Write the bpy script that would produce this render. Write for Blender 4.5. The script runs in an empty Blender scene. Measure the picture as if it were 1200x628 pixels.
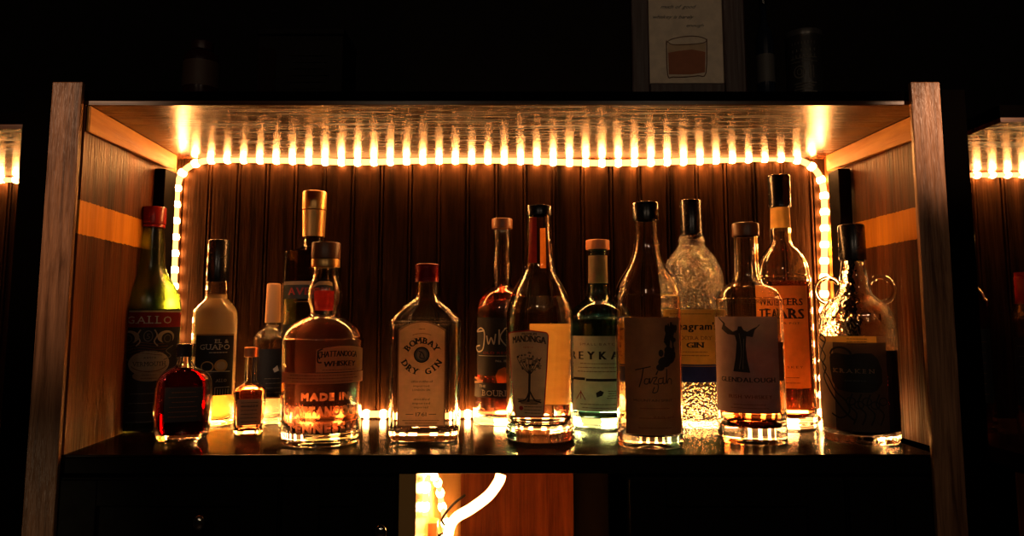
import bpy, bmesh, math, random
from mathutils import Vector, Matrix
from mathutils.geometry import tessellate_polygon
random.seed(7)
C = bpy.context.scene
COL = C.collection

# ------------------------------------------------------------------ camera, world, lamps, exposure
PITCH = math.radians(6.1)
FPX, PX0, PY0 = 850.0, 600.0, 281.0            # focal length and principal point of the 1200x628 frame
SHELF = 1.0                                    # height of the shelf top
CAM = Vector((0.0, -0.885, SHELF + 0.1625))
cam = bpy.data.cameras.new('camera'); camo = bpy.data.objects.new('camera', cam); COL.objects.link(camo)
camo.location = CAM; camo.rotation_euler = (math.pi/2 + PITCH, 0, 0)
cam.sensor_width = 36; cam.sensor_fit = 'HORIZONTAL'; cam.lens = FPX/1200*36; cam.shift_y = -(314-PY0)/1200
cam.clip_start = 0.02
C.camera = camo
C.view_settings.view_transform = 'Standard'; C.view_settings.look = 'None'
C.view_settings.gamma = 1; C.view_settings.use_curve_mapping = False
C.view_settings.exposure = 0.0
w = bpy.data.worlds.new('dark_room'); C.world = w; w.use_nodes = True
w.node_tree.nodes['Background'].inputs[0].default_value = (0.9, 0.6, 0.4, 1)
w.node_tree.nodes['Background'].inputs[1].default_value = 0.0012
ROPE_BULB = 190.0       # emission strength of the rope light's bulbs
ROPE_TUBE = 4.5        # emission strength of its glowing jacket
ROPE_COL = (1.0, 0.39, 0.10)
def lamp(name, loc, power, size, col):
    l = bpy.data.lights.new(name, 'POINT'); l.energy = power; l.shadow_soft_size = size; l.color = col
    o = bpy.data.objects.new(name, l); COL.objects.link(o); o.location = loc
def spot(name, loc, target, power, angle, col):
    l = bpy.data.lights.new(name, 'SPOT'); l.energy = power; l.spot_size = math.radians(angle); l.spot_blend = 1.0; l.shadow_soft_size = 0.02; l.color = col
    o = bpy.data.objects.new(name, l); COL.objects.link(o); o.location = loc
    o.rotation_euler = (Vector(target)-Vector(loc)).to_track_quat('-Z', 'Y').to_euler()
lamp('room_pendant_light', (-0.55, -2.6, 2.45), 9.0, 0.06, (1.0, 0.72, 0.48))
lamp('room_pendant_light', (0.75, -2.6, 2.45), 9.0, 0.06, (1.0, 0.72, 0.48))
spot('added_stile_spot', (-1.25, -1.3, 2.0), (-0.565, 0, 1.30), 55.0, 15, (1.0, 0.56, 0.32))  # three unseen spots, added to brighten the stiles
spot('added_stile_spot', (1.25, -1.3, 2.0), (0.572, 0, 1.40), 170.0, 8, (1.0, 0.56, 0.32))
spot('added_stile_spot', (-1.25, -1.3, 0.9), (-0.585, 0, 0.90), 6.0, 12, (1.0, 0.72, 0.42))
cy = C.cycles
cy.max_bounces = 24; cy.transmission_bounces = 24; cy.glossy_bounces = 8; cy.diffuse_bounces = 4
cy.transparent_max_bounces = 16; cy.caustics_reflective = True; cy.caustics_refractive = True
cy.blur_glossy = 0.5; cy.sample_clamp_indirect = 40.0; cy.use_denoising = True; cy.use_light_tree = True

# ------------------------------------------------------------------ measuring helpers
def P(px, py, Y):
    "the point of the plane y = Y that stands at a place in the frame"
    x = (px-PX0)/FPX; v = -(py-PY0)/FPX
    d = Vector((x, math.cos(PITCH)-v*math.sin(PITCH), math.sin(PITCH)+v*math.cos(PITCH)))
    return CAM + d*((Y-CAM.y)/d.y)
def on_shelf(px, py, z=SHELF):
    x = (px-PX0)/FPX; v = -(py-PY0)/FPX
    d = Vector((x, math.cos(PITCH)-v*math.sin(PITCH), math.sin(PITCH)+v*math.cos(PITCH)))
    return CAM + d*((z-CAM.z)/d.z)
def tag(o, label, cat, group=None):
    o['label'] = label; o['category'] = cat
    if group: o['group'] = group
    return o
def empty(name, loc, rz=0):
    o = bpy.data.objects.new(name, None); COL.objects.link(o); o.location = loc; o.rotation_euler.z = rz
    o.empty_display_size = 0.02
    return o
def link(name, me, parent=None, mats=(), smooth=False):
    for m in mats: me.materials.append(m)
    if smooth:
        for p in me.polygons: p.use_smooth = True
    o = bpy.data.objects.new(name, me); COL.objects.link(o)
    if parent: o.parent = parent
    return o
def from_bm(name, bm, parent=None, mats=(), smooth=False):
    me = bpy.data.meshes.new(name); bm.normal_update(); bm.to_mesh(me); bm.free()
    return link(name, me, parent, mats, smooth)

# ------------------------------------------------------------------ materials
def mat(name):
    m = bpy.data.materials.new(name); m.use_nodes = True
    return m, m.node_tree.nodes, m.node_tree.links
def setin(n, k, v):
    if k in n.inputs: n.inputs[k].default_value = v
def plain(name, col, rough=0.5, metal=0.0, spec=0.5, coat=0.0, grime=0.0):
    m, N, L = mat(name); b = N['Principled BSDF']
    b.inputs['Base Color'].default_value = (*col, 1); b.inputs['Roughness'].default_value = rough
    b.inputs['Metallic'].default_value = metal; setin(b, 'Specular IOR Level', spec); setin(b, 'Coat Weight', coat)
    if grime:
        t = N.new('ShaderNodeTexNoise'); t.inputs['Scale'].default_value = 60; t.inputs['Detail'].default_value = 5
        tc = N.new('ShaderNodeTexCoord'); L.new(tc.outputs['Object'], t.inputs['Vector'])
        mr = N.new('ShaderNodeMapRange'); mr.inputs['To Min'].default_value = max(0.03, rough-grime); mr.inputs['To Max'].default_value = rough+grime
        L.new(t.outputs['Fac'], mr.inputs['Value']); L.new(mr.outputs['Result'], b.inputs['Roughness'])
    return m
def wood(name, dark, light, axis='Z', rough=0.4, scale=1.0, bump=0.25, spec=0.5, band=None, coat=0.0, fine=7, along=2.2):
    "grain runs along one axis; band = (z0, z1, dark, light) is a strip of bare wood"
    m, N, L = mat(name); b = N['Principled BSDF']
    tc = N.new('ShaderNodeTexCoord'); mp = N.new('ShaderNodeMapping')
    s = [38*scale]*3; s['XYZ'.index(axis)] = along*scale; mp.inputs['Scale'].default_value = s
    L.new(tc.outputs['Object'], mp.inputs['Vector'])
    n1 = N.new('ShaderNodeTexNoise'); n1.inputs['Scale'].default_value = 1.5; n1.inputs['Detail'].default_value = 8
    n1.inputs['Roughness'].default_value = 0.65; n1.inputs['Distortion'].default_value = 0.6
    L.new(mp.outputs['Vector'], n1.inputs['Vector'])
    n2 = N.new('ShaderNodeTexNoise'); n2.inputs['Scale'].default_value = 5; n2.inputs['Detail'].default_value = 6
    L.new(tc.outputs['Object'], n2.inputs['Vector'])
    n3 = N.new('ShaderNodeTexNoise'); n3.inputs['Scale'].default_value = fine; n3.inputs['Detail'].default_value = 3
    L.new(mp.outputs['Vector'], n3.inputs['Vector'])
    r = N.new('ShaderNodeValToRGB'); r.color_ramp.elements[0].position = 0.32; r.color_ramp.elements[1].position = 0.7
    r.color_ramp.elements[0].color = (*dark, 1); r.color_ramp.elements[1].color = (*light, 1)
    L.new(n1.outputs['Fac'], r.inputs['Fac'])
    mx = N.new('ShaderNodeMix'); mx.data_type = 'RGBA'; mx.blend_type = 'MULTIPLY'
    rr = N.new('ShaderNodeValToRGB'); rr.color_ramp.elements[0].position = 0.3; rr.color_ramp.elements[0].color = (0.45, 0.42, 0.4, 1)
    rr.color_ramp.elements[1].position = 0.65; rr.color_ramp.elements[1].color = (1, 1, 1, 1)
    L.new(n2.outputs['Fac'], rr.inputs['Fac'])
    mx.inputs[0].default_value = 0.8; L.new(r.outputs['Color'], mx.inputs[6]); L.new(rr.outputs['Color'], mx.inputs[7])
    out = mx.outputs[2]
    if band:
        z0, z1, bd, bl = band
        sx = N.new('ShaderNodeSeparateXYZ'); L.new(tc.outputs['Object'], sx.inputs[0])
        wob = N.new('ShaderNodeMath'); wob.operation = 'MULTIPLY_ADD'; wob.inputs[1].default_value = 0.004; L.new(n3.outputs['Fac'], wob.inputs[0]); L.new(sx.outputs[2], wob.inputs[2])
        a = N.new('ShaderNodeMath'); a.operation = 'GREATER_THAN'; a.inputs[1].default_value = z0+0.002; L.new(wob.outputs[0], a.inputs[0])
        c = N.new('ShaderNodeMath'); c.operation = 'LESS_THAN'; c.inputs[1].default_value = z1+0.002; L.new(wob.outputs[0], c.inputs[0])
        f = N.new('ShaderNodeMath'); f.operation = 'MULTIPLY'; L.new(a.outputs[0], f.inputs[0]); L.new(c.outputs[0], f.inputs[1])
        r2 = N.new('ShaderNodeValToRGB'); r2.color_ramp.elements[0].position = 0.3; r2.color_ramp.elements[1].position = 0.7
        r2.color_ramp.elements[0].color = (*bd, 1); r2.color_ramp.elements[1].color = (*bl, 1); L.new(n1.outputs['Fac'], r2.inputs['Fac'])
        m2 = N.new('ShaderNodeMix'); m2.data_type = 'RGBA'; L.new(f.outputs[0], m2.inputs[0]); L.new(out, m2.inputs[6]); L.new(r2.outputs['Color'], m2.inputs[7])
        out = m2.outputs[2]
    L.new(out, b.inputs['Base Color'])
    b.inputs['Roughness'].default_value = rough; setin(b, 'Specular IOR Level', spec); setin(b, 'Coat Weight', coat); setin(b, 'Coat Roughness', 0.12)
    mr = N.new('ShaderNodeMapRange'); mr.inputs['To Min'].default_value = rough*0.75; mr.inputs['To Max'].default_value = rough*1.25
    L.new(n3.outputs['Fac'], mr.inputs['Value']); L.new(mr.outputs['Result'], b.inputs['Roughness'])
    bp = N.new('ShaderNodeBump'); bp.inputs['Strength'].default_value = bump; bp.inputs['Distance'].default_value = 0.002
    L.new(n3.outputs['Fac'], bp.inputs['Height']); L.new(bp.outputs['Normal'], b.inputs['Normal'])
    if coat: L.new(bp.outputs['Normal'], b.inputs['Coat Normal'])
    return m
def glass(name, col=(1, 1, 1), rough=0.0, ior=1.5, bump=None):
    m, N, L = mat(name); b = N['Principled BSDF']
    b.inputs['Base Color'].default_value = (*col, 1); b.inputs['Roughness'].default_value = rough
    b.inputs['IOR'].default_value = ior; b.inputs['Transmission Weight'].default_value = 1.0
    kind, sc, st = bump or ('wave', 28, 0.05)
    tc = N.new('ShaderNodeTexCoord')
    t = N.new('ShaderNodeTexVoronoi' if kind == 'pebble' else 'ShaderNodeTexNoise'); t.inputs['Scale'].default_value = sc
    L.new(tc.outputs['Object'], t.inputs['Vector'])
    bp = N.new('ShaderNodeBump'); bp.inputs['Strength'].default_value = st; bp.inputs['Distance'].default_value = 0.003
    L.new(t.outputs['Distance' if kind == 'pebble' else 'Fac'], bp.inputs['Height']); L.new(bp.outputs['Normal'], b.inputs['Normal'])
    return m
def liquid(name, col, dens, ior=1.36, rough=0.0):
    m, N, L = mat(name); b = N['Principled BSDF']
    b.inputs['Base Color'].default_value = (1, 1, 1, 1); b.inputs['Roughness'].default_value = rough
    b.inputs['IOR'].default_value = ior; b.inputs['Transmission Weight'].default_value = 1.0
    if dens > 0:
        v = N.new('ShaderNodeVolumeAbsorption'); v.inputs['Color'].default_value = (*col, 1); v.inputs['Density'].default_value = dens
        L.new(v.outputs[0], N['Material Output'].inputs['Volume'])
    return m
def paper(name, col, trans=0.6, rough=0.6, mottled=0.15):
    m, N, L = mat(name); b = N['Principled BSDF']; o = N['Material Output']
    t = N.new('ShaderNodeTexNoise'); t.inputs['Scale'].default_value = 90; t.inputs['Detail'].default_value = 6
    tc = N.new('ShaderNodeTexCoord'); L.new(tc.outputs['Object'], t.inputs['Vector'])
    r = N.new('ShaderNodeValToRGB'); k = 1-mottled
    r.color_ramp.elements[0].color = (*[c*k for c in col], 1); r.color_ramp.elements[1].color = (*col, 1)
    r.color_ramp.elements[0].position = 0.35; r.color_ramp.elements[1].position = 0.65
    L.new(t.outputs['Fac'], r.inputs['Fac']); L.new(r.outputs['Color'], b.inputs['Base Color'])
    b.inputs['Roughness'].default_value = rough
    tr = N.new('ShaderNodeBsdfTranslucent'); L.new(r.outputs['Color'], tr.inputs['Color'])
    mx = N.new('ShaderNodeMixShader'); mx.inputs[0].default_value = trans
    L.new(b.outputs[0], mx.inputs[1]); L.new(tr.outputs[0], mx.inputs[2]); L.new(mx.outputs[0], o.inputs['Surface'])
    return m
def emit(name, col, s):
    m, N, L = mat(name); N.remove(N['Principled BSDF']); e = N.new('ShaderNodeEmission')
    e.inputs[0].default_value = (*col, 1); e.inputs[1].default_value = s; L.new(e.outputs[0], N['Material Output'].inputs['Surface'])
    return m

M = dict(
    ceil=wood('varnished ceiling board', (0.010, 0.003, 0.001), (0.15, 0.048, 0.012), 'X', 0.26, 1.0, 0.06, 0.3, fine=14, along=0.5),
    bead=wood('dark stained beadboard', (0.003, 0.0014, 0.0006), (0.052, 0.022, 0.009), 'Z', 0.55, 1.0, 0.5, 0.03),
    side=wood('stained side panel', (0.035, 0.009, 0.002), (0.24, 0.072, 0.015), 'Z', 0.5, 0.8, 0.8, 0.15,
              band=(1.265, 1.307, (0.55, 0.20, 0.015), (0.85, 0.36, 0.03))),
    stile=wood('worn stile wood', (0.10, 0.042, 0.018), (0.66, 0.34, 0.18), 'Z', 0.33, 1.6, 1.0, 0.5),
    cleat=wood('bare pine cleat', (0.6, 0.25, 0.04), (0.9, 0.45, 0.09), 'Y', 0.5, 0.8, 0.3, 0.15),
    shelf=wood('glossy dark shelf top', (0.004, 0.002, 0.0012), (0.013, 0.006, 0.0035), 'X', 0.3, 1.0, 0.035, 0.0, fine=14, along=0.7, coat=0.28),
    bay=wood('reddish bay panel', (0.04, 0.010, 0.004), (0.16, 0.042, 0.012), 'Z', 0.6, 0.8, 0.6, 0.03),
    matt=plain('matt black wood', (0.0015, 0.0012, 0.001), 0.9, spec=0.0), black=plain('black painted wood', (0.003, 0.0022, 0.002), 0.6, grime=0.1, spec=0.12),
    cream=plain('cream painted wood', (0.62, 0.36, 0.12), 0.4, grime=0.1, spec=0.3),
    wallm=plain('dark wall paint', (0.006, 0.005, 0.005), 0.8, grime=0.1, spec=0.2),
    floorm=wood('dark floor boards', (0.02, 0.01, 0.006), (0.05, 0.025, 0.015), 'Y', 0.5),
    bulb=emit('rope light bulb', ROPE_COL, ROPE_BULB), tube=emit('rope light jacket', ROPE_COL, ROPE_TUBE), tube_bright=emit('bright rope light jacket', ROPE_COL, 22),
    chrome=plain('chrome', (0.8, 0.8, 0.78), 0.12, 1.0, grime=0.05),
    cable=plain('black rubber cable', (0.003, 0.003, 0.003), 0.7, grime=0.1, spec=0.1),
    g=glass('clear glass', (0.97, 0.97, 0.94)), g_green=glass('green glass', (0.62, 0.88, 0.28), rough=0.22),
    g_peb=glass('pebbled glass', (0.95, 0.95, 0.88), bump=('pebble', 230, 0.9)),
    g_teal=glass('pale teal glass', (0.28, 0.62, 0.68)), g_frost=glass('etched glass', (1, 0.95, 0.9), rough=0.45), g_wavy=glass('wavy glass', (0.97, 0.95, 0.9), bump=('wave', 90, 0.5)),
    g_dark=glass('dark olive glass', (0.45, 0.42, 0.30)),
    red_cap=plain('red cap', (0.35, 0.015, 0.012), 0.3, grime=0.1), red_foil=plain('dark red foil', (0.28, 0.01, 0.015), 0.28, 0.3, grime=0.1),
    black_cap=plain('black cap', (0.006, 0.006, 0.007), 0.25, grime=0.1), gold_foil=plain('gold foil', (0.62, 0.36, 0.12), 0.35, 0.8, grime=0.1),
    cork=plain('cork', (0.50, 0.27, 0.11), 0.7, grime=0.1), amberwood=plain('stained stopper', (0.20, 0.07, 0.025), 0.4, grime=0.1),
    orange_cap=plain('orange wooden cap', (0.62, 0.22, 0.07), 0.45, grime=0.1), copper=plain('copper foil', (0.55, 0.22, 0.10), 0.3, 0.8, grime=0.1),
    ink=paper('black ink', (0.012, 0.010, 0.010), 0.1), white=paper('white ink', (0.75, 0.70, 0.60), 0.3),
    redink=paper('red ink', (0.38, 0.02, 0.015), 0.3), brownink=paper('brown ink', (0.20, 0.07, 0.02), 0.3), blueink=paper('navy ink', (0.015, 0.03, 0.26), 0.15),
    goldink=paper('gold ink', (0.65, 0.42, 0.16), 0.3), orangeink=paper('orange ink', (0.75, 0.25, 0.04), 0.4), greyink=paper('grey ink', (0.20, 0.18, 0.15), 0.3),
    p_cream=paper('cream paper', (0.72, 0.60, 0.42)), p_tan=paper('tan paper', (0.60, 0.42, 0.26)), p_pink=paper('faded pink tan paper', (0.85, 0.55, 0.38), 0.7),
    p_amber=paper('amber paper', (0.86, 0.54, 0.15), 0.65), p_black=paper('black paper', (0.008, 0.008, 0.010), 0.1), p_red=paper('red paper', (0.42, 0.02, 0.015)),
    p_grey=paper('grey brown paper', (0.60, 0.50, 0.40), 0.5), p_mauve=paper('mauve grey paper', (0.44, 0.31, 0.30), 0.4), p_shaded=paper('shaded label paper', (0.13, 0.075, 0.045), 0.4), p_brown=paper('brown kraft paper', (0.36, 0.22, 0.13), 0.45),
    p_white=paper('white paper', (0.85, 0.78, 0.66), 0.5),
)
GLASSES = dict()
LQ = dict(
    clear=liquid('clear spirit', (1, 1, 1), 0), gold=liquid('pale gold spirit', (0.97, 0.80, 0.40), 14, rough=0.35), green=liquid('vermouth', (0.35, 0.5, 0.08), 60),
    red=liquid('deep red liqueur', (0.80, 0.02, 0.03), 550), amber=liquid('amber whiskey', (0.98, 0.48, 0.07), 30),
    mini=liquid('amber miniature whiskey', (0.98, 0.42, 0.06), 70), whiskey=liquid('red amber whiskey', (0.97, 0.28, 0.04), 17, rough=0.16), dark=liquid('near black rum', (0.40, 0.03, 0.02), 130), honey=liquid('honey spirit', (0.98, 0.68, 0.25), 16))

# ------------------------------------------------------------------ mesh helpers
def add_box(bm, x0, x1, y0, y1, z0, z1, bev=0.0):
    r = bmesh.ops.create_cube(bm, size=1.0)
    for v in r['verts']:
        v.co = Vector(((x0+x1)/2 + v.co.x*(x1-x0), (y0+y1)/2 + v.co.y*(y1-y0), (z0+z1)/2 + v.co.z*(z1-z0)))
    if bev:
        es = {e for v in r['verts'] for e in v.link_edges}
        bmesh.ops.bevel(bm, geom=list(es), offset=bev, segments=2, affect='EDGES', profile=0.5)
def box(name, x0, x1, y0, y1, z0, z1, m, parent=None, bev=0.001):
    bm = bmesh.new(); add_box(bm, x0, x1, y0, y1, z0, z1, bev)
    return from_bm(name, bm, parent, [m])
def prism(name, pts, m, parent=None, bev=0.0):
    "convex hexahedron from 8 points (4 bottom, 4 top)"
    bm = bmesh.new(); v = [bm.verts.new(p) for p in pts]
    for f in ((3, 2, 1, 0), (4, 5, 6, 7), (0, 1, 5, 4), (1, 2, 6, 5), (2, 3, 7, 6), (3, 0, 4, 7)): bm.faces.new([v[i] for i in f])
    bmesh.ops.recalc_face_normals(bm, faces=bm.faces)
    if bev: bmesh.ops.bevel(bm, geom=list(bm.edges), offset=bev, segments=2, affect='EDGES')
    return from_bm(name, bm, parent, [m])
def smooth_path(pts, n):
    out = []; q = [pts[0]] + list(pts) + [pts[-1]]
    for i in range(1, len(q)-2):
        p0, p1, p2, p3 = (Vector(a) for a in q[i-1:i+3])
        for k in range(n):
            t = k/n
            out.append(0.5*((2*p1) + (p2-p0)*t + (2*p0-5*p1+4*p2-p3)*t*t + (3*p1-p0-3*p2+p3)*t**3))
    out.append(Vector(pts[-1]))
    return out
def tube_bm(bm, path, r, n=10):
    rings = []; up = None
    for i, p in enumerate(path):
        t = (path[min(i+1, len(path)-1)] - path[max(i-1, 0)]).normalized()
        if up is None: up = t.orthogonal().normalized()
        up = (up - t*up.dot(t)).normalized(); s = t.cross(up)
        rings.append([bm.verts.new(p + (up*math.cos(a) + s*math.sin(a))*r) for a in (2*math.pi*k/n for k in range(n))])
    for a, b in zip(rings, rings[1:]):
        for k in range(n): bm.faces.new((a[k], a[(k+1) % n], b[(k+1) % n], b[k]))
    bm.faces.new(rings[0][::-1]); bm.faces.new(rings[-1])
def tube(name, path, r, m, parent=None, n=10):
    bm = bmesh.new(); tube_bm(bm, path, r, n)
    bmesh.ops.recalc_face_normals(bm, faces=bm.faces)
    return from_bm(name, bm, parent, [m], True)
_bulb = None
def rope_light(label, path, r=0.0052, pitch=0.0272, group=None, most=100, phase=0.5, bulge=1.38, jacket='tube'):
    "glowing jacket along a path, with a bulb every pitch"
    global _bulb
    root = empty('rope_light', path[0]); tag(root, label, 'rope light', group)
    loc = path[0].copy(); pp = [p-loc for p in path]
    tube('jacket', pp, r, M[jacket], root)
    if _bulb is None:
        bm = bmesh.new(); bmesh.ops.create_uvsphere(bm, u_segments=10, v_segments=6, radius=1.0)
        _bulb = bpy.data.meshes.new('bulb'); bm.to_mesh(_bulb); bm.free(); _bulb.materials.append(M['bulb'])
        for p in _bulb.polygons: p.use_smooth = True
    d = pitch*phase; acc = 0; n = 0
    for a, b in zip(pp, pp[1:]):
        L = (b-a).length
        while d <= acc + L and n < most:
            q = a.lerp(b, (d-acc)/L); t = (b-a).normalized()
            o = bpy.data.objects.new('bulb', _bulb); COL.objects.link(o); o.parent = root
            o.location = q; o.rotation_euler = t.to_track_quat('Z', 'Y').to_euler(); o.scale = (r*bulge, r*bulge, 0.0078)
            d += pitch; n += 1
        acc += L
    return root

# ------------------------------------------------------------------ flat artwork (text, strokes, fills) that is wrapped on a surface
_glyph = {}
def glyph(ch):
    if ch not in _glyph:
        cu = bpy.data.curves.new('t', 'FONT'); cu.body = ch; cu.size = 1; cu.resolution_u = 2; cu.fill_mode = 'FRONT'
        o = bpy.data.objects.new('t', cu); COL.objects.link(o); bpy.context.view_layer.update()
        me = bpy.data.meshes.new_from_object(o.evaluated_get(bpy.context.evaluated_depsgraph_get()))
        V = [(v.co.x, v.co.y) for v in me.vertices]; F = [tuple(p.vertices) for p in me.polygons]
        bpy.data.objects.remove(o); bpy.data.curves.remove(cu); bpy.data.meshes.remove(me)
        x0 = min((v[0] for v in V), default=0); x1 = max((v[0] for v in V), default=0.3)
        _glyph[ch] = ([(x-x0, y) for x, y in V], F, x1-x0)
    return _glyph[ch]
SERIF = {'A': ([0.03, 0.97], []), 'M': ([0.08, 0.92], [0.08, 0.92]), 'N': ([0.08], [0.08, 0.92]), 'L': ([0.1], [0.1]), 'I': ([0.5], [0.5]),
         'T': ([0.5], []), 'R': ([0.1, 0.95], [0.1]), 'Y': ([0.5], [0.05, 0.95]), 'E': ([0.1], [0.1]), 'W': ([], [0.04, 0.96]), 'K': ([0.1, 0.95], [0.1, 0.9]),
         'D': ([0.08], [0.08]), 'B': ([0.08], [0.08]), 'H': ([0.1, 0.9], [0.1, 0.9]), 'X': ([0.05, 0.95], [0.05, 0.95]), 'V': ([], [0.05, 0.95]), 'U': ([], [0.1, 0.9]), 'P': ([0.1], [0.1])}
class Art:
    "2-D artwork in metres: (s, z) with layers; build() wraps it through a map function"
    def __init__(self): self.V = []; self.F = []; self.mats = []
    def _m(self, m):
        if m not in self.mats: self.mats.append(m)
        return self.mats.index(m)
    def poly(self, V, F, m, layer=1):
        b = len(self.V); self.V += [(x, y, layer) for x, y in V]; k = self._m(m)
        self.F += [([b+i for i in f], k) for f in F]
    def rect(self, s0, s1, z0, z1, m, layer=0):
        n = max(1, int(abs(z1-z0)/0.02)); V = []
        for i in range(n+1):
            z = z0+(z1-z0)*i/n; V += [(s0, z), (s1, z)]
        self.poly(V, [(2*i, 2*i+1, 2*i+3, 2*i+2) for i in range(n)], m, layer)
    def fill(self, pts, m, layer=1):
        T = tessellate_polygon([[Vector((x, y, 0)) for x, y in pts]])
        F = []
        for t in T:
            a, b, c = (pts[i] for i in t)
            ar = (b[0]-a[0])*(c[1]-a[1]) - (b[1]-a[1])*(c[0]-a[0])
            F.append(tuple(t) if ar > 0 else tuple(t)[::-1])
        self.poly(pts, F, m, layer)
    def stroke(self, pts, w, m, layer=1, smooth=4):
        q = [(v.x, v.y) for v in smooth_path([(x, y, 0) for x, y in pts], smooth)] if smooth > 1 and len(pts) > 2 else pts
        for (x0, y0), (x1, y1) in zip(q, q[1:]):
            dx, dy = x1-x0, y1-y0; l = math.hypot(dx, dy) or 1; nx, ny = -dy/l*w/2, dx/l*w/2; ex, ey = dx/l*w/4, dy/l*w/4
            self.poly([(x0-nx-ex, y0-ny-ey), (x1-nx+ex, y1-ny+ey), (x1+nx+ex, y1+ny+ey), (x0+nx-ex, y0+ny-ey)], [(0, 1, 2, 3)], m, layer)
    def disc(self, cx, cy, rx, ry, m, layer=1, n=28):
        self.fill([(cx+rx*math.cos(2*math.pi*k/n), cy+ry*math.sin(2*math.pi*k/n)) for k in range(n)], m, layer)
    def ring(self, cx, cy, rx, ry, w, m, layer=2, a0=0, a1=360):
        n = 30
        self.stroke([(cx+rx*math.cos(math.radians(a0+(a1-a0)*k/n)), cy+ry*math.sin(math.radians(a0+(a1-a0)*k/n))) for k in range(n+1)], w, m, layer, 1)
    def text(self, txt, cx, cy, W, H, m, layer=1, serif=False, shear=0.0, arc=0.0, gap=0.11, flare=0.0, bold=0.0):
        "H = cap height; arc = rise of the middle over the ends; flare = extra height at the ends"
        x = 0; L = []
        for ch in txt:
            if ch == ' ': x += 0.32; continue
            V, F, w = glyph(ch); V = list(V); F = list(F)
            if serif and ch in SERIF:
                bt, tp = SERIF[ch]
                for fx, y0 in [(f, 0.0) for f in bt] + [(f, 0.665) for f in tp]:
                    b = len(V); c = fx*w; V += [(c-0.15, y0), (c+0.15, y0), (c+0.15, y0+0.065), (c-0.15, y0+0.065)]; F.append((b, b+1, b+2, b+3))
            L.append((V, F, x)); x += w+gap
        tot = x-gap; sx = W/tot; sy = H/0.73
        for V, F, x0 in L:
            off = [(0, 0)] if not bold else [(-bold, 0), (bold, 0)]
            for ox, oy in off:
                out = []
                for vx, vy in V:
                    u = (x0+vx+shear*vy+ox)/tot-0.5; q = 1-4*u*u
                    out.append((cx+u*W, cy-H/2 + vy*sy*(1+flare*(1-q)) + arc*q))
                self.poly(out, F, m, layer)
    def arctext(self, txt, cx, cy, R, a_mid, span, H, m, layer=1, serif=True, inward=False):
        "letters set around a circle"
        n = len(txt)
        for i, ch in enumerate(txt):
            if ch == ' ': continue
            f = (i/(n-1)-0.5)*span
            a = math.radians(a_mid - f if not inward else a_mid + f)
            V, F, w = glyph(ch); V = list(V); F = list(F)
            if serif and ch in SERIF:
                bt, tp = SERIF[ch]
                for fx, y0 in [(q, 0.0) for q in bt] + [(q, 0.665) for q in tp]:
                    b = len(V); c = fx*w; V += [(c-0.15, y0), (c+0.15, y0), (c+0.15, y0+0.065), (c-0.15, y0+0.065)]; F.append((b, b+1, b+2, b+3))
            V0, F0 = list(V), list(F)
            for db in (-0.05, 0.05):
                b = len(V); V += [(x+db, y) for x, y in V0]; F += [tuple(b+q for q in f) for f in F0]
            k = H/0.73; er = Vector((math.cos(a), math.sin(a))); et = Vector((math.sin(a), -math.cos(a)))
            if inward: er, et = -er, -et
            o = Vector((cx, cy)) + Vector((math.cos(a), math.sin(a)))*R
            self.poly([tuple(o + et*((vx-w/2)*k) + er*((vy-0.36)*k)) for vx, vy in V], F, m, layer)
    def build(self, name, fn, parent, step=0.0022, layer_gap=0.00022, thick=0.0):
        bm = bmesh.new(); fl = bm.faces.layers.int.new('fl')
        vs = [bm.verts.new((x, y, 0)) for x, y, l in self.V]
        for f, k in self.F:
            try:
                fc = bm.faces.new([vs[i] for i in f]); fc.material_index = k; fc[fl] = self.V[f[0]][2]
            except ValueError: pass
        bmesh.ops.delete(bm, geom=[v for v in bm.verts if not v.link_faces], context='VERTS')
        if step:
            xs = [v.co.x for v in bm.verts]; x = math.floor(min(xs)/step)*step + step/2
            while x < max(xs):
                bmesh.ops.bisect_plane(bm, geom=bm.verts[:]+bm.edges[:]+bm.faces[:], plane_co=(x, 0, 0), plane_no=(1, 0, 0), dist=1e-7)
                x += step
        for v in bm.verts:
            l = v.link_faces[0][fl] if v.link_faces else 0
            v.co = fn(v.co.x, v.co.y, 0.0002 + l*layer_gap)
        if thick:
            bmesh.ops.solidify(bm, geom=bm.faces[:], thickness=-thick)
        return from_bm(name, bm, parent, self.mats)

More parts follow.
